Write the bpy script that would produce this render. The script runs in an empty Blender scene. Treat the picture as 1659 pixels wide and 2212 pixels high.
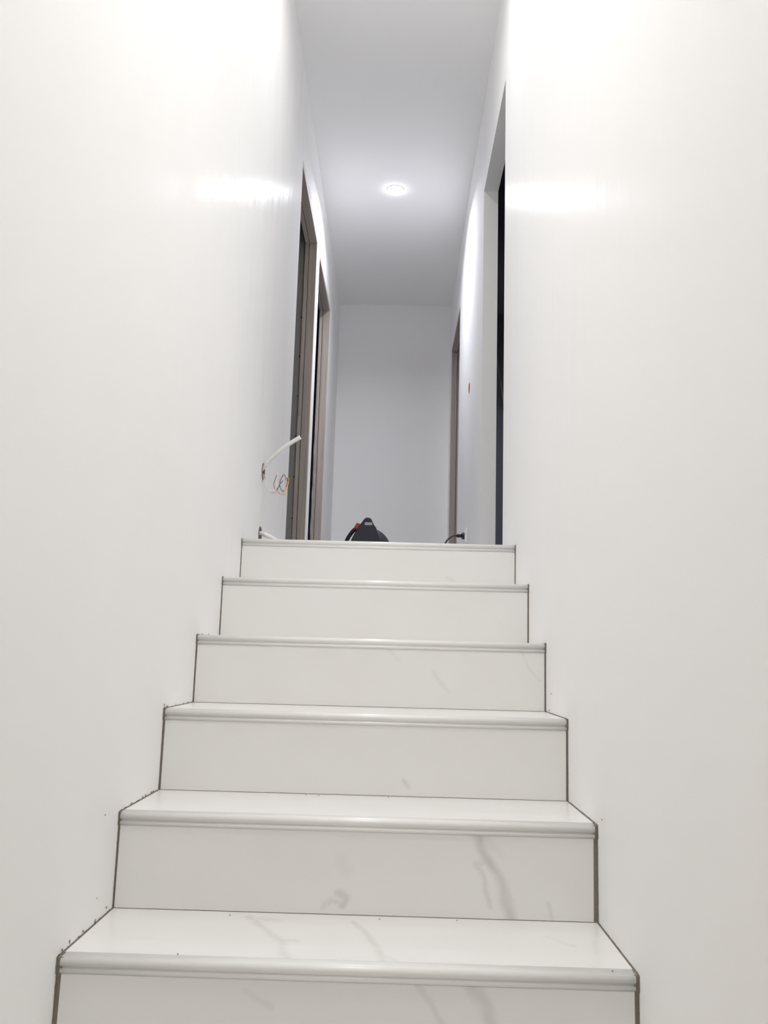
import bpy, bmesh, math, random
from mathutils import Vector, Matrix, noise

random.seed(7)
S = bpy.context.scene
COL = S.collection

# ------------------------------------------------------------------ camera, world, exposure
F_PX, W_PX = 1907.64, 1659.0
cam = bpy.data.cameras.new('camera')
cam.sensor_fit = 'HORIZONTAL'
cam.sensor_width = 36.0
cam.lens = 36.0 * F_PX / W_PX
cam.clip_start = 0.02
cam_ob = bpy.data.objects.new('camera', cam)
COL.objects.link(cam_ob)
RIGHT = Vector((0.999528, 0.010443, 0.028881))
UP = Vector((-0.026781, -0.163871, 0.986118))
FWD = Vector((-0.015031, 0.986426, 0.163514))
M = Matrix((RIGHT, UP, -FWD)).transposed().to_4x4()
M.translation = Vector((0.06292, -1.54745, 0.49894))
cam_ob.matrix_world = M
S.camera = cam_ob

world = bpy.data.worlds.new('world')
S.world = world
world.use_nodes = True
world.node_tree.nodes['Background'].inputs['Color'].default_value = (0.6, 0.65, 0.75, 1)
world.node_tree.nodes['Background'].inputs['Strength'].default_value = 0.02

S.view_settings.view_transform = 'Standard'
S.view_settings.look = 'None'
S.view_settings.gamma = 1.0
S.view_settings.use_curve_mapping = False
S.view_settings.exposure = 0.21
S.cycles.max_bounces = 9
S.cycles.diffuse_bounces = 9
S.cycles.glossy_bounces = 4

S.cycles.use_adaptive_sampling = True
S.cycles.adaptive_threshold = 0.07
S.cycles.caustics_reflective = False
S.cycles.caustics_refractive = False
# downlights: (y, watts, beam degrees, colour) - the last three are out of view, the last two added for light
LAMPS = [(3.75, 15.5, 150, (0.90, 0.915, 1.0)),
         (1.42, 4.5, 165, (0.99, 0.99, 1.0)),
         (-0.4, 16.6, 165, (1.0, 0.985, 0.97)),
         (-2.5, 6.4, 150, (1.0, 0.98, 0.955))]

# ------------------------------------------------------------------ measures
HW = 0.4775                      # half width between the stair walls
PART = 0.075                     # partition thickness
Y = [-0.572, -0.286, 0.0, 0.2865, 0.5832, 0.8855, 1.1955, 1.5004]      # nosing fronts
Z = [-0.366, -0.183, 0.0, 0.1828, 0.3684, 0.5506, 0.7376, 0.9001]      # tread heights
ZFLOOR = 0.9001
ZLOW = -0.549
YBACK, YFRONT = 5.655, -3.4
ZCEIL = 3.4958
TILT = -0.0029                   # the flight runs a hair out of level

# ------------------------------------------------------------------ materials
def new_mat(name):
    m = bpy.data.materials.new(name)
    m.use_nodes = True
    nt = m.node_tree
    return m, nt, nt.nodes['Principled BSDF']

def simple(name, col, rough=0.5, metal=0.0, var=0.06, scale=30.0, bump=0.0, spec=0.5):
    m, nt, b = new_mat(name)
    n = nt.nodes.new('ShaderNodeTexNoise'); n.inputs['Scale'].default_value = scale; n.inputs['Detail'].default_value = 4
    tc = nt.nodes.new('ShaderNodeTexCoord'); nt.links.new(tc.outputs['Object'], n.inputs['Vector'])
    mx = nt.nodes.new('ShaderNodeMix'); mx.data_type = 'RGBA'
    mx.inputs[6].default_value = tuple(c * (1 - var) for c in col) + (1,)
    mx.inputs[7].default_value = tuple(min(1, c * (1 + var)) for c in col) + (1,)
    nt.links.new(n.outputs['Fac'], mx.inputs[0]); nt.links.new(mx.outputs[2], b.inputs['Base Color'])
    b.inputs['Roughness'].default_value = rough; b.inputs['Metallic'].default_value = metal
    b.inputs['Specular IOR Level'].default_value = spec
    if bump:
        bp = nt.nodes.new('ShaderNodeBump'); bp.inputs['Strength'].default_value = 0.4; bp.inputs['Distance'].default_value = bump
        nt.links.new(n.outputs['Fac'], bp.inputs['Height']); nt.links.new(bp.outputs['Normal'], b.inputs['Normal'])
    return m

def paint(name, col, rough=0.27, streak=0.0006, wave=0.0, spec=0.0006):
    """Roller-applied white satin paint: vertical roller streaks, fine stipple, optional trowel waves."""
    m, nt, b = new_mat(name)
    L = nt.links.new
    tc = nt.nodes.new('ShaderNodeTexCoord')
    def noise_of(scale, vec, detail=3):
        mp = nt.nodes.new('ShaderNodeMapping'); mp.inputs['Scale'].default_value = vec
        L(tc.outputs['Object'], mp.inputs['Vector'])
        n = nt.nodes.new('ShaderNodeTexNoise'); n.inputs['Scale'].default_value = scale; n.inputs['Detail'].default_value = detail
        L(mp.outputs['Vector'], n.inputs['Vector']); return n
    nb = noise_of(1.3, (1, 1, 1), 2)
    mx = nt.nodes.new('ShaderNodeMix'); mx.data_type = 'RGBA'
    mx.inputs[6].default_value = tuple(c * 0.985 for c in col) + (1,)
    mx.inputs[7].default_value = tuple(min(1, c * 1.01) for c in col) + (1,)
    L(nb.outputs['Fac'], mx.inputs[0]); L(mx.outputs[2], b.inputs['Base Color'])
    b.inputs['Roughness'].default_value = rough
    b.inputs['Specular IOR Level'].default_value = spec
    if not streak: return m
    s = noise_of(14, (1, 1, 0.07), 2)
    last = nt.nodes.new('ShaderNodeBump'); last.inputs['Strength'].default_value = 1.0; last.inputs['Distance'].default_value = streak
    L(s.outputs['Fac'], last.inputs['Height'])
    if wave:
        w = noise_of(3.2, (1, 1, 0.35), 2)
        b3 = nt.nodes.new('ShaderNodeBump'); b3.inputs['Strength'].default_value = 1.0; b3.inputs['Distance'].default_value = wave
        L(w.outputs['Fac'], b3.inputs['Height']); L(last.outputs['Normal'], b3.inputs['Normal']); last = b3
    L(last.outputs['Normal'], b.inputs['Normal'])
    return m

def vein_group():
    g = bpy.data.node_groups.new('vein_segment', 'ShaderNodeTree')
    for nm, t in (('P', 'NodeSocketVector'), ('A', 'NodeSocketVector'), ('BA', 'NodeSocketVector'),
                  ('InvLen2', 'NodeSocketFloat'), ('Width', 'NodeSocketFloat'), ('Strength', 'NodeSocketFloat')):
        g.interface.new_socket(nm, in_out='INPUT', socket_type=t)
    g.interface.new_socket('Fac', in_out='OUTPUT', socket_type='NodeSocketFloat')
    i = g.nodes.new('NodeGroupInput'); o = g.nodes.new('NodeGroupOutput')
    L = g.links.new
    def vm(op, a, b=None):
        n = g.nodes.new('ShaderNodeVectorMath'); n.operation = op; L(a, n.inputs[0])
        if b is not None: L(b, n.inputs[1])
        return n
    pa = vm('SUBTRACT', i.outputs['P'], i.outputs['A']).outputs[0]
    dt = vm('DOT_PRODUCT', pa, i.outputs['BA']).outputs['Value']
    t = g.nodes.new('ShaderNodeMath'); t.operation = 'MULTIPLY'; t.use_clamp = True
    L(dt, t.inputs[0]); L(i.outputs['InvLen2'], t.inputs[1])
    sc = g.nodes.new('ShaderNodeVectorMath'); sc.operation = 'SCALE'; L(i.outputs['BA'], sc.inputs[0]); L(t.outputs[0], sc.inputs['Scale'])
    ln = vm('LENGTH', vm('SUBTRACT', pa, sc.outputs[0]).outputs[0]).outputs['Value']
    mr = g.nodes.new('ShaderNodeMapRange'); mr.interpolation_type = 'SMOOTHSTEP'
    L(ln, mr.inputs['Value']); mr.inputs['From Min'].default_value = 0; L(i.outputs['Width'], mr.inputs['From Max'])
    L(i.outputs['Strength'], mr.inputs['To Min']); mr.inputs['To Max'].default_value = 0
    L(mr.outputs['Result'], o.inputs['Fac'])
    return g
VG = vein_group()

MARBLE = (0.785, 0.777, 0.763)
VEIN = (0.36, 0.345, 0.31)
def marble(name, veins=(), axis='XZ', seed=0.0, rough=0.3):
    """White marble tile; veins = [(points, width, strength)] in the tile plane's own metres."""
    m, nt, b = new_mat(name)
    L = nt.links.new
    tc = nt.nodes.new('ShaderNodeTexCoord')
    off = nt.nodes.new('ShaderNodeVectorMath'); off.operation = 'ADD'; off.inputs[1].default_value = (seed * 3.1, seed * 1.7, seed * 2.3)
    L(tc.outputs['Object'], off.inputs[0])
    cl = nt.nodes.new('ShaderNodeTexNoise'); cl.inputs['Scale'].default_value = 5.0; cl.inputs['Detail'].default_value = 3
    L(off.outputs[0], cl.inputs['Vector'])
    base = nt.nodes.new('ShaderNodeMix'); base.data_type = 'RGBA'
    base.inputs[6].default_value = (MARBLE[0] * 0.965, MARBLE[1] * 0.96, MARBLE[2] * 0.945, 1)
    base.inputs[7].default_value = (min(1, MARBLE[0] * 1.02), min(1, MARBLE[1] * 1.025), min(1, MARBLE[2] * 1.035), 1)
    L(cl.outputs['Fac'], base.inputs[0])
    colour = base.outputs[2]
    if veins:
        wn = nt.nodes.new('ShaderNodeTexNoise'); wn.inputs['Scale'].default_value = 16.0; wn.inputs['Detail'].default_value = 4
        L(off.outputs[0], wn.inputs['Vector'])
        sub = nt.nodes.new('ShaderNodeVectorMath'); sub.operation = 'SUBTRACT'; sub.inputs[1].default_value = (.5, .5, .5)
        L(wn.outputs['Color'], sub.inputs[0])
        ma = nt.nodes.new('ShaderNodeVectorMath'); ma.operation = 'MULTIPLY_ADD'; ma.inputs[1].default_value = (.03, .03, .03)
        L(sub.outputs[0], ma.inputs[0]); L(tc.outputs['Object'], ma.inputs[2])
        fl = nt.nodes.new('ShaderNodeVectorMath'); fl.operation = 'MULTIPLY'
        fl.inputs[1].default_value = (1, 0, 1) if axis == 'XZ' else (1, 1, 0)
        L(ma.outputs[0], fl.inputs[0])
        acc = None
        for pts, wd, st in veins:
            for a, c in zip(pts, pts[1:]):
                A = Vector((a[0], 0, a[1])) if axis == 'XZ' else Vector((a[0], a[1], 0))
                B = Vector((c[0], 0, c[1])) if axis == 'XZ' else Vector((c[0], c[1], 0))
                g = nt.nodes.new('ShaderNodeGroup'); g.node_tree = VG
                L(fl.outputs[0], g.inputs['P'])
                g.inputs['A'].default_value = A; g.inputs['BA'].default_value = B - A
                g.inputs['InvLen2'].default_value = 1 / max((B - A).length_squared, 1e-9)
                g.inputs['Width'].default_value = wd * 1.4; g.inputs['Strength'].default_value = st * .9
                if acc is None: acc = g.outputs['Fac']
                else:
                    mxn = nt.nodes.new('ShaderNodeMath'); mxn.operation = 'MAXIMUM'
                    L(acc, mxn.inputs[0]); L(g.outputs['Fac'], mxn.inputs[1]); acc = mxn.outputs[0]
        # break the veins up with fine noise
        fn = nt.nodes.new('ShaderNodeTexNoise'); fn.inputs['Scale'].default_value = 22.0; fn.inputs['Detail'].default_value = 3
        L(off.outputs[0], fn.inputs['Vector'])
        mr = nt.nodes.new('ShaderNodeMapRange'); mr.inputs['From Min'].default_value = .32; mr.inputs['From Max'].default_value = .62
        mr.inputs['To Min'].default_value = .5
        L(fn.outputs['Fac'], mr.inputs['Value'])
        ml = nt.nodes.new('ShaderNodeMath'); ml.operation = 'MULTIPLY'; L(acc, ml.inputs[0]); L(mr.outputs['Result'], ml.inputs[1])
        mx = nt.nodes.new('ShaderNodeMix'); mx.data_type = 'RGBA'
        L(ml.outputs[0], mx.inputs[0]); L(colour, mx.inputs[6]); mx.inputs[7].default_value = VEIN + (1,)
        colour = mx.outputs[2]
    L(colour, b.inputs['Base Color'])
    b.inputs['Roughness'].default_value = rough
    return m

def wood(name, col, axis=2):
    m, nt, b = new_mat(name)
    L = nt.links.new
    tc = nt.nodes.new('ShaderNodeTexCoord')
    mp = nt.nodes.new('ShaderNodeMapping'); sc = [60.0, 60.0, 60.0]; sc[axis] = 1.6; mp.inputs['Scale'].default_value = sc
    L(tc.outputs['Object'], mp.inputs['Vector'])
    n = nt.nodes.new('ShaderNodeTexNoise'); n.inputs['Scale'].default_value = 1.6; n.inputs['Detail'].default_value = 5
    L(mp.outputs['Vector'], n.inputs['Vector'])
    r = nt.nodes.new('ShaderNodeValToRGB')
    r.color_ramp.elements[0].position = .3; r.color_ramp.elements[1].position = .7
    r.color_ramp.elements[0].color = tuple(c * .80 for c in col) + (1,)
    r.color_ramp.elements[1].color = tuple(min(1, c * 1.12) for c in col) + (1,)
    L(n.outputs['Fac'], r.inputs['Fac']); L(r.outputs['Color'], b.inputs['Base Color'])
    b.inputs['Roughness'].default_value = .6
    bp = nt.nodes.new('ShaderNodeBump'); bp.inputs['Strength'].default_value = .3; bp.inputs['Distance'].default_value = .0006
    L(n.outputs['Fac'], bp.inputs['Height']); L(bp.outputs['Normal'], b.inputs['Normal'])
    return m

def lens_mat(name, col, strength):
    m, nt, b = new_mat(name)
    b.inputs['Base Color'].default_value = (.9, .9, .9, 1)
    b.inputs['Emission Color'].default_value = col + (1,)
    b.inputs['Emission Strength'].default_value = strength
    return m

def film_mat(name):
    m, nt, b = new_mat(name)
    b.inputs['Base Color'].default_value = (.62, .60, .57, 1)
    b.inputs['Roughness'].default_value = .22
    b.inputs['Alpha'].default_value = .45
    n = nt.nodes.new('ShaderNodeTexNoise'); n.inputs['Scale'].default_value = 40
    bp = nt.nodes.new('ShaderNodeBump'); bp.inputs['Distance'].default_value = .002; bp.inputs['Strength'].default_value = .6
    nt.links.new(n.outputs['Fac'], bp.inputs['Height']); nt.links.new(bp.outputs['Normal'], b.inputs['Normal'])
    return m

WALL_C = (0.90, 0.897, 0.892)
M_WALL_L = paint('white_wall_paint_wavy', WALL_C, wave=0.010, streak=0.0014)
M_WALL_R = paint('white_wall_paint', WALL_C, streak=0.0020)
M_BACK = paint('white_back_wall_paint', (0.87, 0.865, 0.858), rough=.55, streak=0)
M_CEIL = paint('white_ceiling_paint', (0.89, 0.89, 0.89), rough=.7, streak=0)
M_DARK = simple('unlit_room_gloom', (0.235, 0.24, 0.285), .85, spec=.1)  # dark tone holds the gloom of the unlit rooms
M_GREYBOARD = simple('bare_grey_plasterboard', (0.34, 0.335, 0.32), .85, bump=.0004)
M_FRAME = wood('raw_beige_frame_wood', (0.47, 0.405, 0.35))
M_FRAME_H = wood('raw_beige_head_wood', (0.43, 0.375, 0.335), axis=1)
M_GAP = simple('dark_gap_filler', (0.06, 0.045, 0.04), .9)
M_FILM = film_mat('thin_protective_film')
M_GROUT = simple('taupe_grout', (0.235, 0.205, 0.17), .9, var=.25, scale=160, bump=.0006)
M_JOINT = simple('brown_hair_joint', (0.36, 0.31, 0.26), .9, var=.3, scale=60)
M_CORE = simple('stair_concrete', (0.25, 0.24, 0.23), .9)
M_NOSE = marble('bullnose_marble', seed=5.0, rough=.28)
M_FLOOR = marble('floor_marble', seed=9.0)
M_LOWF = simple('beige_bounce_floor', (0.48, 0.42, 0.34), .5)  # beige chosen for the unseen floor to dim and warm its bounce
M_BOXG = simple('grey_brown_box', (0.20, 0.165, 0.15), .6)
M_TRIMW = simple('white_plastic', (0.93, 0.93, 0.93), .35, var=.01)
M_BAFFLE = simple('lamp_baffle', (0.75, 0.75, 0.75), .4, var=.01)
M_CONDUIT = simple('pale_grey_conduit', (0.72, 0.71, 0.69), .3, var=.03)
M_BLACKP = simple('black_rubber', (0.018, 0.018, 0.022), .45, var=.1)
M_VAC = simple('black_vacuum_plastic', (0.024, 0.026, 0.034), .6, var=.08)
M_VAC2 = simple('dark_vacuum_bumper', (0.012, 0.012, 0.014), .6)
M_RED = simple('red_plastic', (0.42, 0.03, 0.035), .35, var=.05)
M_BADGE = simple('grey_badge', (0.40, 0.40, 0.45), .4)
M_BADGE_D = simple('badge_lettering', (0.62, 0.62, 0.68), .4)
M_ORANGE = simple('orange_back_box', (0.62, 0.23, 0.05), .5)
M_CHROME = simple('grey_steel', (0.45, 0.45, 0.46), .3, metal=.9)
M_SPECK = simple('dark_grout_speck', (0.10, 0.088, 0.075), .9)

# ------------------------------------------------------------------ mesh helpers
def obj(name, bm, mat, parent=None, smooth=False, kind=None, label=None):
    me = bpy.data.meshes.new(name)
    bmesh.ops.recalc_face_normals(bm, faces=bm.faces[:])
    bm.to_mesh(me); bm.free()
    if isinstance(mat, (list, tuple)):
        for x in mat: me.materials.append(x)
    else: me.materials.append(mat)
    if smooth:
        for p in me.polygons: p.use_smooth = True
    o = bpy.data.objects.new(name, me)
    COL.objects.link(o)
    if parent is not None: o.parent = parent
    if kind: o['kind'] = kind
    if label: o['label'] = label
    return o

def thing(name, label, cat, loc=(0, 0, 0), group=None, kind=None):
    o = bpy.data.objects.new(name, None)
    o.empty_display_size = .05
    COL.objects.link(o); o.location = loc
    o['label'] = label
    if cat: o['category'] = cat
    if group: o['group'] = group
    if kind: o['kind'] = kind
    return o

def tag(o, label, cat, group=None):
    o['label'] = label; o['category'] = cat
    if group: o['group'] = group
    return o

def add_box(bm, lo, hi, bevel=0.0, seg=2):
    lo = Vector(lo); hi = Vector(hi)
    r = bmesh.ops.create_cube(bm, size=1.0)
    vs = r['verts']
    bmesh.ops.scale(bm, vec=hi - lo, verts=vs)
    bmesh.ops.translate(bm, vec=(lo + hi) / 2, verts=vs)
    if bevel:
        es = {e for v in vs for e in v.link_edges}
        bmesh.ops.bevel(bm, geom=list(es), offset=bevel, segments=seg, affect='EDGES', profile=.5)
    return bm

def box(lo, hi, bevel=0.0, seg=2):
    return add_box(bmesh.new(), lo, hi, bevel, seg)

def catmull(pts, n=8):
    P = [Vector(p) for p in pts]
    P = [P[0] * 2 - P[1]] + P + [P[-1] * 2 - P[-2]]
    out = []
    for i in range(1, len(P) - 2):
        for k in range(n):
            t = k / n
            a, b, c, d = P[i - 1], P[i], P[i + 1], P[i + 2]
            out.append(.5 * ((2 * b) + (c - a) * t + (2 * a - 5 * b + 4 * c - d) * t * t + (3 * b - a - 3 * c + d) * t ** 3))
    out.append(P[-2])
    return out

def add_tube(bm, pts, r, n=8, smooth_n=6, cap=True):
    """Tube along a smooth path; r a number or a function of 0..1."""
    path = catmull(pts, smooth_n) if smooth_n else [Vector(p) for p in pts]
    rings = []
    up = Vector((0.13, 0.21, 0.97))
    prev = None
    for i, p in enumerate(path):
        t = (path[min(i + 1, len(path) - 1)] - path[max(i - 1, 0)]).normalized()
        a = prev - t * prev.dot(t) if prev is not None else up - t * up.dot(t)
        if a.length < 1e-5: a = t.orthogonal()
        a.normalize(); prev = a
        b = t.cross(a)
        rr = r(i / (len(path) - 1)) if callable(r) else r
        rings.append([bm.verts.new(p + (a * math.cos(2 * math.pi * k / n) + b * math.sin(2 * math.pi * k / n)) * rr) for k in range(n)])
    for u, v in zip(rings, rings[1:]):
        for k in range(n): bm.faces.new((u[k], u[(k + 1) % n], v[(k + 1) % n], v[k]))
    if cap:
        bm.faces.new(rings[0][::-1]); bm.faces.new(rings[-1])
    return bm

def lathe(prof, n=32, axis='Z', cap=True):
    """Revolve (radius, height) pairs."""
    bm = bmesh.new(); rings = []
    for r, h in prof:
        ring = []
        for k in range(n):
            a = 2 * math.pi * k / n
            if axis == 'Z': co = (r * math.cos(a), r * math.sin(a), h)
            elif axis == 'X': co = (h, r * math.cos(a), r * math.sin(a))
            else: co = (r * math.cos(a), h, r * math.sin(a))
            ring.append(bm.verts.new(co))
        rings.append(ring)
    for u, v in zip(rings, rings[1:]):
        for k in range(n): bm.faces.new((u[k], u[(k + 1) % n], v[(k + 1) % n], v[k]))
    if cap:
        bm.faces.new(rings[0][::-1]); bm.faces.new(rings[-1])
    return bm

def extrude_profile(prof, x0, x1, seg=1):
    """Closed (y, z) profile swept along x."""
    bm = bmesh.new(); rings = []
    for i in range(seg + 1):
        x = x0 + (x1 - x0) * i / seg
        rings.append([bm.verts.new((x, p[0], p[1])) for p in prof])
    n = len(prof)
    for u, v in zip(rings, rings[1:]):
        for k in range(n): bm.faces.new((u[k], u[(k + 1) % n], v[(k + 1) % n], v[k]))
    bm.faces.new(rings[0]); bm.faces.new(rings[-1][::-1])
    return bm

# ------------------------------------------------------------------ walls
def wall_mesh(x_in, x_out, y0, y1, z0, z1, holes, rounds=()):
    """Wall slab between planes x_in (room side) and x_out, rectangular holes (y0,y1,z0,z1) right through,
    round sockets (y, z, r) sunk from the room side."""
    bm = bmesh.new()
    sq = [(y - .05, y + .05, z - .05, z + .05) for y, z, r in rounds]
    allh = list(holes) + sq
    ys = sorted({y0, y1} | {h[i] for h in allh for i in (0, 1)})
    zs = sorted({z0, z1} | {h[i] for h in allh for i in (2, 3)})
    def inside(hs, y, z): return any(h[0] < y < h[1] and h[2] < z < h[3] for h in hs)
    V = {}
    def v(x, y, z):
        k = (round(x, 5), round(y, 5), round(z, 5))
        if k not in V: V[k] = bm.verts.new((x, y, z))
        return V[k]
    solid = {}
    for i in range(len(ys) - 1):
        for j in range(len(zs) - 1):
            yc, zc = (ys[i] + ys[i + 1]) / 2, (zs[j] + zs[j + 1]) / 2
            solid[i, j] = not inside(holes, yc, zc)
            if solid[i, j]:
                q = ((ys[i], zs[j]), (ys[i + 1], zs[j]), (ys[i + 1], zs[j + 1]), (ys[i], zs[j + 1]))
                if not inside(sq, yc, zc): bm.faces.new([v(x_in, a, b) for a, b in q])
                bm.faces.new([v(x_out, a, b) for a, b in q])
    for (i, j), s in solid.items():
        if not s: continue
        for di, dj, e in ((-1, 0, ((i, j), (i, j + 1))), (1, 0, ((i + 1, j), (i + 1, j + 1))),
                          (0, -1, ((i, j), (i + 1, j))), (0, 1, ((i, j + 1), (i + 1, j + 1)))):
            if not solid.get((i + di, j + dj), False):
                (a, b), (c, d) = e
                bm.faces.new([v(x_in, ys[a], zs[b]), v(x_in, ys[c], zs[d]), v(x_out, ys[c], zs[d]), v(x_out, ys[a], zs[b])])
    sgn = 1 if x_out > x_in else -1
    for y, z, r in rounds:
        n = 32; circ = []; per = []; deep = []
        for k in range(n):
            a = 2 * math.pi * k / n
            c, s_ = math.cos(a), math.sin(a)
            m_ = max(abs(c), abs(s_))
            rj = r * (1 + .05 * noise.noise((y * 9 + c, z * 9 + s_, 0)))
            circ.append(bm.verts.new((x_in, y + rj * c, z + rj * s_)))
            deep.append(bm.verts.new((x_in + sgn * .05, y + rj * c, z + rj * s_)))
            per.append(v(x_in, y + .05 * c / m_, z + .05 * s_ / m_))
        for k in range(n):
            l = (k + 1) % n
            bm.faces.new((per[k], per[l], circ[l], circ[k]))
            bm.faces.new((circ[k], circ[l], deep[l], deep[k]))
        bm.faces.new(deep)
    return bm

D1 = (2.70, 3.61); D2 = (3.765, 4.69); D3 = (4.50, 5.45); D4 = (1.884, 2.80)
HEADL = 3.028; HEADR = 2.957
obj('wall_left', wall_mesh(-HW, -HW - PART, YFRONT, YBACK, ZLOW, ZCEIL,
    [(D1[0], D1[1], ZFLOOR, HEADL + .03), (D2[0], D2[1], ZFLOOR, HEADL + .03),
     (2.995, 3.135, 3.0725, 3.0785), (3.715, 4.62, 3.0730, 3.0765)],
    [(1.90, 1.222, .034), (1.90, .966, .034)]), M_WALL_L, kind='structure', label='white painted left wall of stairwell')
obj('wall_right', wall_mesh(HW, HW + PART, YFRONT, YBACK, ZLOW, ZCEIL,
    [(D4[0], D4[1], ZFLOOR, HEADR), (D3[0], D3[1], ZFLOOR, 3.003 + .03)],
    [(3.586, 2.122, .034)]), M_WALL_R, kind='structure', label='white painted right wall of stairwell')
obj('wall_back', box((-HW - PART, YBACK, ZFLOOR - .2), (HW + PART, YBACK + .1, ZCEIL)), M_BACK, kind='structure', label='plain off-white end wall of the hallway')
obj('wall_front', box((-HW - PART, YFRONT - .1, ZLOW), (HW + PART, YFRONT, ZCEIL)), M_WALL_R, kind='structure')
obj('ceiling', box((-3.2, YFRONT - .1, ZCEIL), (3.2, YBACK + .1, ZCEIL + .1)), M_CEIL, kind='structure', label='plain white hallway ceiling')

# unlit rooms behind the door openings
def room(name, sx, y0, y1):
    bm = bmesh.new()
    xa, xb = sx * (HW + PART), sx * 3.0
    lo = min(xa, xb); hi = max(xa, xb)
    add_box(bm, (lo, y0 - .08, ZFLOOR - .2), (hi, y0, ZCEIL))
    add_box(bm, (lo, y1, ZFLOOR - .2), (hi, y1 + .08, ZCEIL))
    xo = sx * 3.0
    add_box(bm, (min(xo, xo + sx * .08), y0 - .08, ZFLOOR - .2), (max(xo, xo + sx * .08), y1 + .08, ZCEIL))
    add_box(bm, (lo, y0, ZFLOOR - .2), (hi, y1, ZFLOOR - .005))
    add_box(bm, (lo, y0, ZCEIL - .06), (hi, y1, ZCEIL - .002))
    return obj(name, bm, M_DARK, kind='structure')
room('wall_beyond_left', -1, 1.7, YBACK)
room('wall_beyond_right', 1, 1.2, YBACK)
# bare partition seen through the first left door
pt = obj('wall_partition', box((-2.99, 3.602, ZFLOOR - .005), (-HW - PART - .001, 3.68, ZCEIL - .06)), M_GREYBOARD, kind='structure',
         label='bare grey plasterboard partition inside the first left doorway')
for i in range(7):
    bm = lathe([(.0045, 0), (.0045, -.0015), (.001, -.002)], 10, 'Y')
    s = obj('screw', bm, M_GAP, pt); s.location = (-HW - PART - .006, 3.602, 1.05 + i * .25)

# floors
fl = obj('floor', box((-HW, Y[7] + .04, ZFLOOR - .2), (HW, YBACK, ZFLOOR - .012)), M_CORE, kind='structure', label='upper hallway floor')
xs = [-HW + .003, -.001, .001, HW - .003]
yy = Y[7] + .0475
k = 0
while yy < YBACK - .05:
    y2 = min(yy + .595, YBACK - .003)
    for a, b in ((xs[0], xs[1]), (xs[2], xs[3])):
        obj('floor_tile', box((a, yy, ZFLOOR - .012), (b, y2 - .002, ZFLOOR - .0004), .0008, 1), M_FLOOR, fl)
    yy = y2
fl2 = obj('floor', box((-HW, YFRONT, ZLOW - .1), (HW, Y[0] + .02, ZLOW - .012)), M_CORE, kind='structure', label='lower hall floor')
yy = YFRONT + .003
while yy < Y[0] - .05:
    y2 = min(yy + .6, Y[0])
    for a, b in ((xs[0], xs[1]), (xs[2], xs[3])):
        obj('floor_tile', box((a, yy, ZLOW - .012), (b, y2 - .002, ZLOW), .0008, 1), M_LOWF, fl2)
    yy = y2

# ------------------------------------------------------------------ door frames
def frame(num, sx, y0, y1, head, label, film=False):
    """Two-piece wooden lining in an opening y0..y1 (hole edges); sx = side of the corridor."""
    t = thing('door_%d' % num, label, None, (sx * HW, (y0 + y1) / 2, ZFLOOR), kind='structure')
    cy = (y0 + y1) / 2
    def X(d): return sx * d
    def piece(name, d0, d1, ya, yb, za, zb, mat, lab=None):
        lo = (min(X(d0), X(d1)), ya - cy, za - ZFLOOR); hi = (max(X(d0), X(d1)), yb - cy, zb - ZFLOOR)
        return obj(name, box(lo, hi, .0012, 1), mat, t, label=lab)
    for near, ya, yb in ((True, y0, y0 + .03), (False, y1 - .03, y1)):
        st = .004 if near else .0005
        piece('jamb', st, .0475, ya, yb, ZFLOOR, head, M_FRAME)
        lo, hi = (ya, yb + .003) if near else (ya - .003, yb)
        piece('door_stop', .051, .0735, lo, hi, ZFLOOR, head, M_FRAME)
        piece('seal', .0475, .051, ya + .004, yb - .004, ZFLOOR, head, M_GAP, 'dark seal in the frame groove')
    piece('head', .0005, .0475, y0, y1, head, head + .029, M_FRAME_H)
    piece('head_stop', .051, .0735, y0, y1, head - .003, head + .029, M_FRAME_H)
    piece('seal', .0475, .051, y0 + .03, y1 - .03, head + .004, head + .025, M_GAP, 'dark seal in the frame groove')
    return t, cy

d1, c1 = frame(1, -1, *D1, HEADL, 'nearer left doorway with raw beige wooden frame')
# latch plate on the far stop of the first door
obj('strike_plate', box((-.0715, D1[1] - .0345 - c1, 1.02), (-.0535, D1[1] - .0325 - c1, 1.24), .0008, 1), M_CHROME, d1, label='grey steel strike plate')
d2, c2 = frame(2, -1, *D2, HEADL, 'farther left doorway with raw beige wooden frame')
d3, c3 = frame(3, 1, *D3, 3.003, 'far right doorway with film-covered beige frame')

def film(parent, x0, x1, y, z0, z1, amp, seed, nz=70, nx=6, rows=None):
    """Crumpled sheet hanging in front of a jamb."""
    bm = bmesh.new(); g = []
    for j in range(nz + 1):
        row = []
        for i in range(nx + 1):
            u, w = i / nx, j / nz
            z = z0 + (z1 - z0) * w
            d = amp * (.5 + noise.noise((u * 3 + seed, z * 9, seed)) + .5 * abs(noise.noise((u * 5 - z * 14, z * 3, seed + 4))))
            row.append(bm.verts.new((x0 + (x1 - x0) * u + .003 * noise.noise((z * 7, seed, u)), y - .002 - max(d, 0), z)))
        g.append(row)
    for j in range(nz):
        for i in range(nx): bm.faces.new((g[j][i], g[j][i + 1], g[j + 1][i + 1], g[j + 1][i]))
    return obj('protective_film', bm, M_FILM, parent, smooth=True, label='crumpled translucent film over the jamb')
film(d3, .001, .046, D3[1] - .03 - c3, .05, 2.09, .005, 3.0)
film(d2, -.073, -.052, D2[1] - .033 - c2, .25, 1.2, .012, 8.0, nz=40, nx=4)

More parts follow.
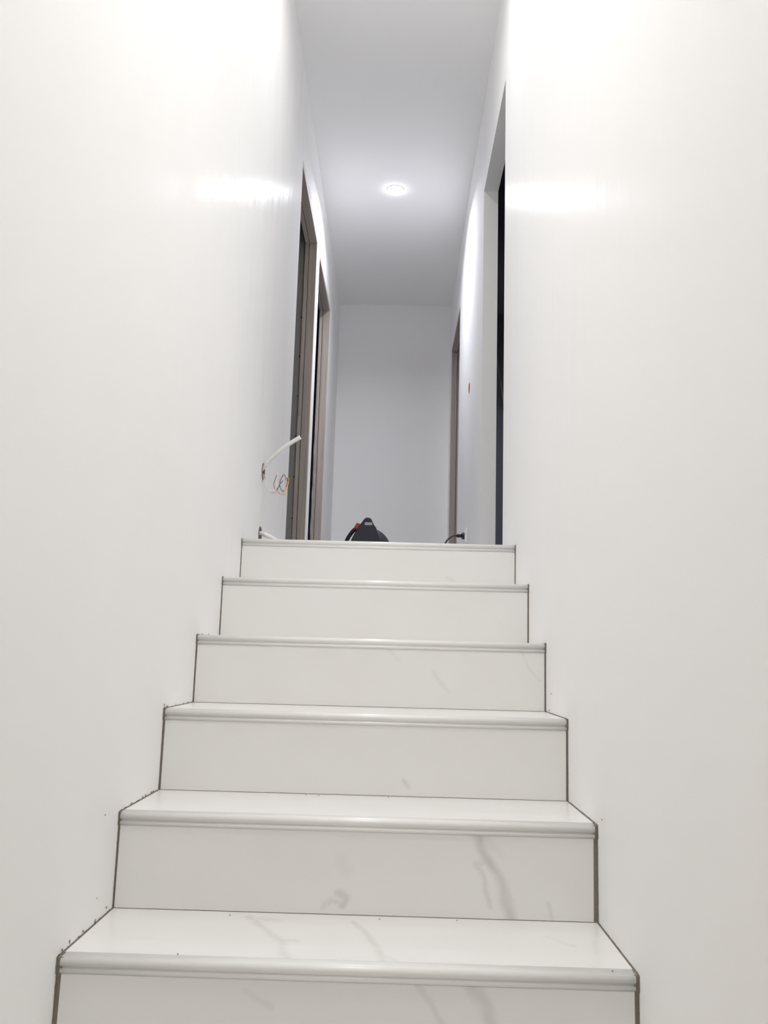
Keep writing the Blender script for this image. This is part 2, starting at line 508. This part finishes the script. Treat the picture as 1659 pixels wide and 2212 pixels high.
for par, cyy, ya, yb, za, zb in ((d1, c1, 2.996, 3.134, 3.0730, 3.0780), (d2, c2, 3.716, 4.619, 3.0733, 3.0762)):  # dark filler paints the shade inside the slots above the frames
    obj('crack_shade_fill', box((-.0705, ya - cyy, za - ZFLOOR), (-.0009, yb - cyy, zb - ZFLOOR)), M_GAP, par, label='dark filler for the shade in the plaster crack over the frame')

# ------------------------------------------------------------------ staircase
st = thing('staircase', 'straight flight of white marble tiled steps with bullnose edges', 'staircase', (0, 0, 0))
# concrete core
bm = bmesh.new()
prof = [(Y[0] + .02, ZLOW - .1)]
for k in range(8):
    zb = (Z[k - 1] if k else ZLOW)
    prof += [(Y[k] + .018, zb - .02), (Y[k] + .018, Z[k] - .013)]
prof += [(Y[7] + .04, Z[7] - .013), (Y[7] + .04, ZLOW - .1)]
core = extrude_profile([(a, b) for a, b in prof], -HW + .0008, HW - .0008)
obj('core', core, M_CORE, st, label='grey concrete under the tiles')

# side joint widths (left, right) for the riser under nosing k: (bottom, top) in metres
GL = {0: (.004, .004), 1: (.005, .005), 2: (.0062, .0078), 3: (.0030, .0034), 4: (.0044, .0048), 5: (.0032, .0036), 6: (.0032, .0028), 7: (.0026, .0026)}
GR = {0: (.004, .004), 1: (.005, .005), 2: (.0070, .0066), 3: (.0085, .0078), 4: (.0046, .0042), 5: (.0036, .0040), 6: (.0038, .0040), 7: (.0026, .0030)}
GT = .0028                       # joint beside the treads

V_R1 = [([(.236, .16), (.242, .152), (.256, .119), (.28, .081), (.293, .047), (.312, .005)], .013, .50),
        ([(.236, .106), (.252, .067), (.268, .026)], .006, .30), ([(.236, .106), (.262, .110)], .007, .26),
        ([(.256, .15), (.285, .13)], .014, .16),
        ([(-.034, .041), (-.017, .031), (-.025, .017)], .009, .38), ([(-.061, .009), (-.049, .027), (-.026, .024)], .007, .26),
        ([(.382, .028), (.389, .003)], .006, .26), ([(-.03, .1), (-.02, .085)], .016, .12)]
V_T0 = [([(-.205, .259), (-.174, .203), (-.129, .125), (-.096, .121)], .010, .30), ([(-.19, .25), (-.15, .245)], .016, .22),
        ([(-.129, .125), (-.115, .088), (-.097, .003)], .011, .26), ([(-.115, .03), (-.08, .02)], .008, .2),
        ([(.0, .25), (.016, .21), (.035, .143), (.057, .062), (.063, .005)], .009, .30), ([(.057, .062), (.081, .032)], .008, .22),
        ([(.359, .191), (.4, .143)], .007, .16)]
V_R0 = [([(.119, -.026), (.138, -.05), (.158, -.082), (.175, -.13)], .007, .26),
        ([(.204, -.023), (.221, -.051), (.236, -.08), (.25, -.12)], .013, .42), ([(-.17, -.045), (-.12, -.07)], .006, .14)]
V_R3 = [([(.40, .535), (.412, .523), (.462, .446)], .005, .16), ([(.171, .469), (.209, .414)], .007, .14), ([(.037, .527), (.076, .497)], .006, .12)]
V_R2 = [([(.098, .216), (.108, .206)], .008, .30)]
V_R5 = [([(.24, .78), (.264, .768)], .007, .18)]
RV = {2: V_R0, 3: V_R1, 4: V_R2, 5: V_R3, 7: V_R5}
TV = {2: V_T0}

def nose_profile(y, z):
    pts = [(.030, 0), (.0285, -.0004), (.0265, 0), (.011, 0), (.0065, -.0008), (.003, -.0027), (.0008, -.0056), (0, -.0085), (.0006, -.0112),
           (.002, -.0138), (.0042, -.0158), (.0050, -.0166), (.0030, -.0180), (.0016, -.0200), (.0014, -.0220), (.0026, -.0246), (.0050, -.0262), (.030, -.0262)]
    return [(y + a, z + b) for a, b in pts]

def side_joint(k, sd):
    """Grout filling the joint between the tiles of one step and the wall, with a ragged smear on the paint."""
    bm = bmesh.new()
    g0, g1 = (GL if sd < 0 else GR)[k]
    z0 = (Z[k - 1] if k else ZLOW); z1 = Z[k]
    xw = sd * (HW - .0003)
    def jit(a, b): return noise.noise((a * 31.0 + k * 5.1, b * 31.0, sd * 7.7))
    # riser joint: a column recessed behind the tile face
    path = []
    n = 16
    for i in range(n + 1):
        t = i / n
        z = z0 + (z1 - .001 - z0) * t
        yf = Y[k] + (.0068 if z < z1 - .026 else .0022 + .004 * abs((z - z1 + .012) / .014) ** 2)
        g = g0 + (g1 - g0) * t + .0007 * jit(z, 1.3)
        path.append((yf, z, g))
    rings = []
    for yf, z, g in path:
        rings.append([bm.verts.new((xw, yf - .0006, z)), bm.verts.new((sd * (HW - g - .0012), yf, z)),
                      bm.verts.new((sd * (HW - g - .0012), yf + .010, z)), bm.verts.new((xw, yf + .010, z))])
    # tread joint continues back along the wall
    if k < 7:
        y2 = Y[k + 1] + .006
        for i in range(17):
            t = i / 16
            y = Y[k] + .0085 + (y2 - Y[k] - .0085) * t
            w = GT + .0009 * jit(y, 2.2) + (.004 * (t - .9) / .1 if t > .9 else 0)
            rings.append([bm.verts.new((xw, y, z1 - .0003 + .0004 * t)), bm.verts.new((sd * (HW - w - .0010), y, z1 - .0005)),
                          bm.verts.new((sd * (HW - w - .0010), y + .001, z1 - .009)), bm.verts.new((xw, y + .001, z1 - .009))])
    for u, v in zip(rings, rings[1:]):
        for q in range(4): bm.faces.new((u[q], u[(q + 1) % 4], v[(q + 1) % 4], v[q]))
    bm.faces.new(rings[0]); bm.faces.new(rings[-1][::-1])
    # smear on the wall paint
    outer, inner = [], []
    N = 60
    for i in range(N + 1):
        t = i / N
        z = z0 + (z1 - z0) * t
        w = .0012 + .0010 * max(0, jit(z * 3, 4.1)) + (.0008 if sd > 0 else .0) + (.0022 * max(0, jit(z * 6, 8.0)))
        outer.append((Y[k] + .004 - w - (.004 if z > z1 - .026 else 0), z)); inner.append((Y[k] + .012, z))
    if k < 7:
        for i in range(1, N + 1):
            t = i / N
            y = Y[k] + (Y[k + 1] + .006 - Y[k]) * t
            spike = max(0, jit(y * 5, 6.6) - .32) * .016 if sd < 0 else 0
            outer.append((y, z1 + .0012 + .0016 * max(0, jit(y * 3, 5.0)) + spike)); inner.append((y, z1 - .004))
    xs0, xs1 = sd * (HW - .0009), sd * (HW - .00005)
    ro = []
    for o_, i_ in zip(outer, inner):
        ro.append([bm.verts.new((xs0, *o_)), bm.verts.new((xs0, *i_)), bm.verts.new((xs1, *i_)), bm.verts.new((xs1, *o_))])
    for u, v in zip(ro, ro[1:]):
        for q in range(4): bm.faces.new((u[q], u[(q + 1) % 4], v[(q + 1) % 4], v[q]))
    bm.faces.new(ro[0]); bm.faces.new(ro[-1][::-1])
    return bm

for k in range(8):
    z0 = (Z[k - 1] if k else ZLOW); z1 = Z[k]
    # riser tile, side edges follow the joint widths
    mt = marble('riser_marble_%d' % k, RV.get(k, ()), 'XZ', seed=k * 1.37)
    bm = bmesh.new()
    (l0, l1), (r0, r1) = GL[k], GR[k]
    co = [(-HW + l0, z0 + .0008), (HW - r0, z0 + .0008), (HW - r1, z1 - .0262), (-HW + l1, z1 - .0262)]
    fr = [bm.verts.new((x, Y[k] + .0048, z)) for x, z in co]; bk = [bm.verts.new((x, Y[k] + .0175, z)) for x, z in co]
    bm.faces.new(fr); bm.faces.new(bk[::-1])
    for i in range(4): bm.faces.new((fr[i], fr[(i + 1) % 4], bk[(i + 1) % 4], bk[i]))
    bmesh.ops.bevel(bm, geom=bm.edges[:], offset=.0006, segments=1, affect='EDGES')
    obj('riser', bm, mt, st)
    # tread tile
    if k < 7:
        mt = marble('tread_marble_%d' % k, TV.get(k, ()), 'XY', seed=20 + k * 1.91)
        tr = obj('tread', box((-HW + GT, Y[k] + .0303, z1 - .012), (HW - GT, Y[k + 1] + .0045, z1), .0005, 1), mt, st)
    else:
        tr = obj('tread', box((-HW + GT, Y[k] + .0303, z1 - .012), (HW - GT, Y[k] + .046, z1), .0005, 1), M_FLOOR, st)
    gl, gr = (GL[k][1] + GT) / 2 + .0004, (GR[k][1] + GT) / 2 + .0004
    nb = extrude_profile(nose_profile(Y[k], z1), -HW + gl, HW - gr)
    no = obj('nosing', nb, M_NOSE, tr)
    for p in no.data.polygons: p.use_smooth = len(p.vertices) == 4
    # grout: two side joints and the hair joint between riser foot and tread
    for sd in (-1, 1):
        obj('grout', side_joint(k, sd), M_GROUT, st, label='ragged taupe grout joint along the wall')
    obj('grout', box((-HW + .002, Y[k] + .0056, z0 - .004), (HW - .002, Y[k] + .012, z0 + .0010)), M_JOINT, st)

# crumbs of grout left on treads and walls (uncountable specks)
bm = bmesh.new()
def speck(x, y, z, sx, sy, sz, rz=0.0):
    r = bmesh.ops.create_icosphere(bm, subdivisions=1, radius=1.0)
    for v in r['verts']:
        v.co *= 1 + .35 * noise.noise(v.co * 2.3 + Vector((x * 50, y * 50, z * 50)))
    bmesh.ops.scale(bm, vec=(sx, sy, sz), verts=r['verts'])
    bmesh.ops.rotate(bm, cent=(0, 0, 0), matrix=Matrix.Rotation(rz, 3, 'X'), verts=r['verts'])
    bmesh.ops.translate(bm, vec=(x, y, z), verts=r['verts'])
for x, y, z in ((-.285, .031, 0), (.437, .012, 0.0006), (-.240, .264, 0), (.05, .268, 0), (-.13, .565, .1828), (-.1, .56, .1828), (.06, .57, .1828), (.2, .275, 0)):
    speck(x, y, z + .0012, .0010, .0022, .0012)
for sd, y, z, h in ((-1, .196, .192, .0015), (-1, .185, .045, .001), (-1, .249, .012, .0025), (-1, .185, .004, .006), (-1, .054, .008, .004),
                    (-1, .12, .006, .003), (-1, .453, .186, .0035), (-1, .585, .377, .003), (-1, .62, .373, .002), (-1, .70, .372, .002),
                    (1, .246, .201, .0015), (1, .801, .419, .003), (1, .836, .375, .003), (-1, .95, .553, .0015), (-1, .02, .005, .003)):
    speck(sd * (HW - .0014), y, z, .0008, .0014, h, random.uniform(-.5, .3))
obj('grout_crumb', bm, M_SPECK, st, kind='stuff', label='dark crumbs of grout on treads and wall')

def children_of(o):
    return [c for c in COL.objects if c.parent is o]
for c in children_of(st):
    for q in [c] + children_of(c):
        for v in q.data.vertices: v.co.z -= TILT * v.co.x

# ------------------------------------------------------------------ recessed downlights
def downlight(y, watts, beam, col, label, x=-.006):
    t = thing('recessed_downlight', label, 'ceiling light', (x, y, ZCEIL), group='downlights along the stair ceiling')
    obj('trim_ring', lathe([(.046, .0), (.046, -.003), (.049, -.005), (.053, -.0035), (.055, -.001), (.055, .0)], 40, cap=False), M_TRIMW, t, smooth=True)
    prof = [(.0455 * math.sin(a), -.002 - .030 * math.cos(a)) for a in [math.radians(d) for d in (2, 15, 30, 45, 60, 75, 90)]]  # deep dome stands in for the lamp's bloom
    obj('lens', lathe(prof + [(.0455, -.001)], 28), lens_mat('downlight_lens', col, 15.0), t, smooth=True, label='glowing lens domed to stand in for bloom')
    ld = bpy.data.lights.new('led', 'AREA'); ld.shape = 'DISK'; ld.size = .07; ld.energy = watts; ld.color = col; ld.spread = math.radians(beam)
    lo = bpy.data.objects.new('led', ld); COL.objects.link(lo); lo.parent = t; lo.location = (0, 0, -.0335)
    return t
downlight(*LAMPS[0], 'small round downlight glowing in the hallway ceiling beyond the stair top')
downlight(*LAMPS[1], 'round downlight in the ceiling above the top steps')
downlight(*LAMPS[2], 'added unseen downlight in the ceiling above the bottom steps')  # out-of-view lamp, added to light the steps and nearby walls
downlight(*LAMPS[3], 'added unseen downlight in the ceiling above the lower hall')  # out-of-view lamp, added for light from behind the camera

# ------------------------------------------------------------------ wall boxes, conduit and wires
def back_box(sx, y, z, label, mat):
    prof = [(.0305, -.003), (.0325, -.003), (.0325, .044), (.003, .044), (.003, .042), (.0305, .042), (.0305, -.003)]
    bm = lathe([(r, sx * h) for r, h in prof], 32, 'X', cap=False)
    o = obj('wall_box', bm, mat); o.location = (sx * HW, y, z)
    return tag(o, label, 'wall box')
back_box(1, 3.586, 2.122, 'open orange round wall box in the right wall', M_ORANGE)
back_box(-1, 1.90, 1.222, 'round wall box on the left wall holding the raised conduit', M_BOXG)
back_box(-1, 1.90, .966, 'round wall box on the left wall just above the landing', M_BOXG)

cd = thing('conduit', 'grey-white conduit sticking up out of the left wall box', 'conduit', (-HW, 1.90, 1.222))
def rel(p): return (p[0] + HW, p[1] - 1.90, p[2] - 1.222)
up_path = [(-.505, 1.905, 1.205), (-.478, 1.90, 1.236), (-.440, 1.897, 1.281), (-.404, 1.893, 1.314), (-.368, 1.89, 1.3405), (-.335, 1.888, 1.3615)]
bm = add_tube(bmesh.new(), [rel(p) for p in up_path], .0083, 14, 8, cap=False)
obj('tube', bm, M_CONDUIT, cd, smooth=True)
e = Vector(up_path[-1]); ed = (e - Vector(up_path[-2])).normalized()
rim = add_tube(bmesh.new(), [rel(e - ed * .001), rel(e + ed * .003)], .0087, 16, 0)
obj('cut_end', rim, M_TRIMW, cd, label='bright cut end of the conduit')
for i in (3, 4):
    p = (Vector(up_path[i]) + Vector(up_path[i - 1])) / 2
    dd = (Vector(up_path[i]) - Vector(up_path[i - 1])).normalized()
    obj('coupling', add_tube(bmesh.new(), [rel(p - dd * .004), rel(p + dd * .004)], .0090, 14, 0), M_CONDUIT, cd)

M_W = {n: simple('wire_' + n, c, .4, var=.03) for n, c in dict(white=(.75, .74, .70), pink=(.62, .42, .44), blue=(.13, .16, .26),
       orange=(.80, .36, .08), red=(.60, .07, .06), yellow=(.80, .62, .16), brown=(.22, .12, .10)).items()}
wb = thing('wire_bundle', 'curled loop of thin coloured wires hanging from the left wall box', 'wires', (-HW, 1.90, 1.222))
WIRES = [('white', [(-.500, 1.90, 1.215), (-.479, 1.90, 1.212), (-.468, 1.898, 1.200), (-.4636, 1.896, 1.181), (-.458, 1.894, 1.160), (-.446, 1.892, 1.1425), (-.433, 1.89, 1.1405), (-.4205, 1.888, 1.152), (-.4150, 1.887, 1.177), (-.4154, 1.886, 1.2165)]),
         ('white', [(-.500, 1.897, 1.213), (-.478, 1.892, 1.206), (-.470, 1.888, 1.190), (-.4655, 1.886, 1.172), (-.456, 1.884, 1.154), (-.440, 1.882, 1.1385), (-.424, 1.880, 1.145), (-.417, 1.879, 1.160), (-.4195, 1.879, 1.182), (-.4175, 1.879, 1.198)]),
         ('pink', [(-.500, 1.905, 1.213), (-.476, 1.904, 1.204), (-.467, 1.905, 1.190), (-.461, 1.906, 1.168), (-.450, 1.907, 1.147), (-.432, 1.907, 1.137), (-.417, 1.906, 1.149), (-.411, 1.905, 1.172), (-.4115, 1.904, 1.192)]),
         ('brown', [(-.500, 1.901, 1.219), (-.477, 1.902, 1.222), (-.4755, 1.90, 1.200), (-.4775, 1.889, 1.178)]),
         ('brown', [(-.419, 1.884, 1.206), (-.424, 1.885, 1.190), (-.4285, 1.886, 1.176), (-.430, 1.887, 1.164), (-.424, 1.889, 1.149)]),
         ('blue', [(-.420, 1.894, 1.146), (-.408, 1.893, 1.164), (-.404, 1.892, 1.188), (-.393, 1.891, 1.209), (-.3865, 1.890, 1.201), (-.384, 1.89, 1.186)]),
         ('blue', [(-.409, 1.896, 1.170), (-.4030, 1.896, 1.1526), (-.3945, 1.896, 1.1416), (-.389, 1.896, 1.1465)]),
         ('blue', [(-.4045, 1.893, 1.172), (-.3985, 1.893, 1.180), (-.3955, 1.893, 1.186)]),
         ('orange', [(-.416, 1.890, 1.146), (-.404, 1.889, 1.133), (-.390, 1.888, 1.135), (-.382, 1.887, 1.153), (-.3835, 1.886, 1.176), (-.386, 1.886, 1.196)]),
         ('yellow', [(-.397, 1.899, 1.134), (-.3845, 1.898, 1.1343), (-.3775, 1.897, 1.147), (-.3755, 1.896, 1.168), (-.3715, 1.895, 1.186), (-.376, 1.894, 1.197), (-.382, 1.893, 1.198)]),
         ('red', [(-.383, 1.899, 1.199), (-.377, 1.899, 1.194), (-.3775, 1.899, 1.178), (-.3815, 1.899, 1.160)]),
         ('red', [(-.381, 1.901, 1.196), (-.3785, 1.901, 1.183), (-.3805, 1.901, 1.166)]),
         ('pink', [(-.418, 1.902, 1.149), (-.412, 1.902, 1.137), (-.399, 1.902, 1.129), (-.386, 1.901, 1.130), (-.380, 1.900, 1.142)])]
for n, pts in WIRES:
    bm = add_tube(bmesh.new(), [rel(p) for p in pts], .00135 if n != 'blue' else .0017, 7, 6)
    obj('wire', bm, M_W[n], wb, smooth=True, label=n + ' insulated wire')

c2p = [(-.505, 1.90, .972), (-.476, 1.90, .972), (-.452, 1.90, .965), (-.424, 1.902, .9525), (-.38, 1.905, .930), (-.33, 1.91, .9125), (-.24, 1.93, .9105)]
bm = add_tube(bmesh.new(), [(p[0] + HW, p[1] - 1.9, p[2] - .966) for p in c2p], .0085, 14, 8)
o = obj('conduit', bm, M_CONDUIT, smooth=True); o.location = (-HW, 1.9, .966)
tag(o, 'white conduit drooping from the low left wall box to the landing floor', 'conduit')

# ------------------------------------------------------------------ wall socket, plug and cord
so = thing('wall_socket', 'white wall socket on the right hallway wall with a plug in it', 'socket', (HW, 3.64, 1.228))
obj('cover_plate', box((-.012, -.0425, -.0425), (-.0004, .0425, .0425), .003, 2), M_TRIMW, so)
bm = lathe([(.0215, -.0122), (.0235, -.0142), (.0225, -.0122)], 28, 'X', cap=False)
obj('socket_rim', bm, M_TRIMW, so, smooth=True)
pc = thing('power_cord', 'black plug and power cord leading from the wall socket', 'cord', (HW, 3.64, 1.228))
obj('plug', lathe([(.012, -.0128), (.0195, -.0130), (.0205, -.018), (.0200, -.027), (.0150, -.031), (.0100, -.034), (.0090, -.040), (.0112, -.044), (.0112, -.052), (.0080, -.057), (.0058, -.064)], 24, 'X'), M_BLACKP, pc, smooth=True)
cp = [(-.060, 0, 0), (-.080, -.002, -.0015), (-.095, -.006, -.011), (-.111, -.010, -.025), (-.128, -.014, -.052), (-.150, -.02, -.12), (-.165, -.04, -.25), (-.185, -.08, -.312), (-.25, -.17, -.3215), (-.31, -.27, -.3215), (-.36, -.35, -.318), (-.385, -.385, -.27), (-.398, -.39, -.215), (-.4065, -.39, -.2075)]
obj('cable', add_tube(bmesh.new(), cp, .0048, 10, 8), M_BLACKP, pc, smooth=True)

# ------------------------------------------------------------------ vacuum cleaner
vx, vy = -.088, 3.25
vc = thing('vacuum_cleaner', 'black canister vacuum cleaner with red button on the hallway floor', 'vacuum cleaner', (vx, vy, ZFLOOR))
# body: ellipsoidal drum, flattened underneath
bm = bmesh.new()
bmesh.ops.create_uvsphere(bm, u_segments=40, v_segments=24, radius=1.0)
for v in bm.verts:
    x, y, z = v.co
    z = max(z, -.62)
    v.co = (.014 + x * .121, y * .150, .128 + z * .170)
obj('body', bm, M_VAC, vc, smooth=True)
bm = bmesh.new()
pr = []
for k in range(48):
    a = 2 * math.pi * k / 48
    pr.append((.123 * math.cos(a), .152 * math.sin(a)))
rings = []
for z, s in ((.075, .985), (.080, 1.02), (.105, 1.02), (.110, .985)):
    rings.append([bm.verts.new((.014 + x * s, y * s, z)) for x, y in pr])
for u, v in zip(rings, rings[1:]):
    for k in range(48): bm.faces.new((u[k], u[(k + 1) % 48], v[(k + 1) % 48], v[k]))
for k in range(48): bm.faces.new((rings[0][k], rings[-1][k], rings[-1][(k + 1) % 48], rings[0][(k + 1) % 48]))
obj('bumper', bm, M_VAC2, vc, smooth=True)
# handle housing: peaked hump on top, extruded front to back
hump = [(-.091, .226), (-.080, .252), (-.068, .276), (-.054, .300), (-.038, .323), (-.026, .341), (-.017, .3505), (-.005, .3535), (.007, .350), (.016, .341), (.024, .322), (.030, .312),
        (.038, .303), (.043, .293), (.046, .279), (.056, .255), (.064, .228), (.068, .16), (-.104, .16)]
hump = [(x, z - .014 if z > .2 else z) for x, z in hump]
bm = bmesh.new()
rg = []
for y, s in ((-.160, .93), (-.156, .97), (-.146, 1.0), (-.02, 1.0), (.06, .93), (.082, .8)):
    rg.append([bm.verts.new(((x + .01) * s - .01, y, .20 + (z - .20) * s)) for x, z in hump])
for u, v in zip(rg, rg[1:]):
    n = len(hump)
    for k in range(n): bm.faces.new((u[k], u[(k + 1) % n], v[(k + 1) % n], v[k]))
bm.faces.new(rg[0]); bm.faces.new(rg[-1][::-1])
hh = obj('handle', bm, M_VAC, vc)
for p in hh.data.polygons: p.use_smooth = len(p.vertices) == 4
# badge with worn, unreadable print
bd = obj('badge', box((-.0200, -.1622, .2945), (.0190, -.1585, .3095), .001, 1), M_BADGE, hh, label='light grey badge with worn print')
rb = obj('release_button', box((-.014, -.020, -.020), (.014, .020, .020), .009, 3), M_RED, vc, label='red button')
rb.location = (-.059, -.115, .291); rb.rotation_euler = (0, math.radians(28), 0)
# hose arching down on the left
hp = [(-.052, -.10, .292), (-.068, -.115, .280), (-.083, -.125, .266), (-.097, -.13, .245), (-.109, -.132, .224), (-.124, -.13, .185), (-.145, -.12, .12), (-.185, -.09, .035), (-.24, -.02, .0135), (-.30, .08, .0125), (-.28, .22, .0125)]
obj('hose', add_tube(bmesh.new(), hp, lambda t: .0105 + .0009 * math.sin(t * 420), 12, 22), M_VAC2, vc, smooth=True, label='black ribbed hose')
for sx in (-1, 1):
    w = lathe([(.012, -.013), (.042, -.013), (.047, -.009), (.047, .009), (.042, .013), (.012, .013)], 28, 'X')
    wo = obj('wheel', w, M_VAC2, vc); wo.location = (.014 + sx * .112, .09, .047)
obj('cord_inlet', lathe([(.008, 0), (.011, .004), (.011, .02), (.007, .024)], 14, 'X'), M_VAC2, vc).location = (.130, .0, .12)

# ------------------------------------------------------------------ pale strand added for a faint streak in the dark right-hand room

lc = obj('streak_strand', add_tube(bmesh.new(), [(.575, 3.2, 2.34), (.602, 3.2, 2.14), (.612, 3.2, 2.08), (.6385, 3.2, 1.914), (.67, 3.2, 1.70), (.74, 3.22, 1.30), (.80, 3.24, .93), (.9, 3.3, .9035)], .0036, 8, 8), M_CONDUIT, smooth=True)
tag(lc, 'thin strand standing in for a pale streak in the dark right doorway', 'cable')
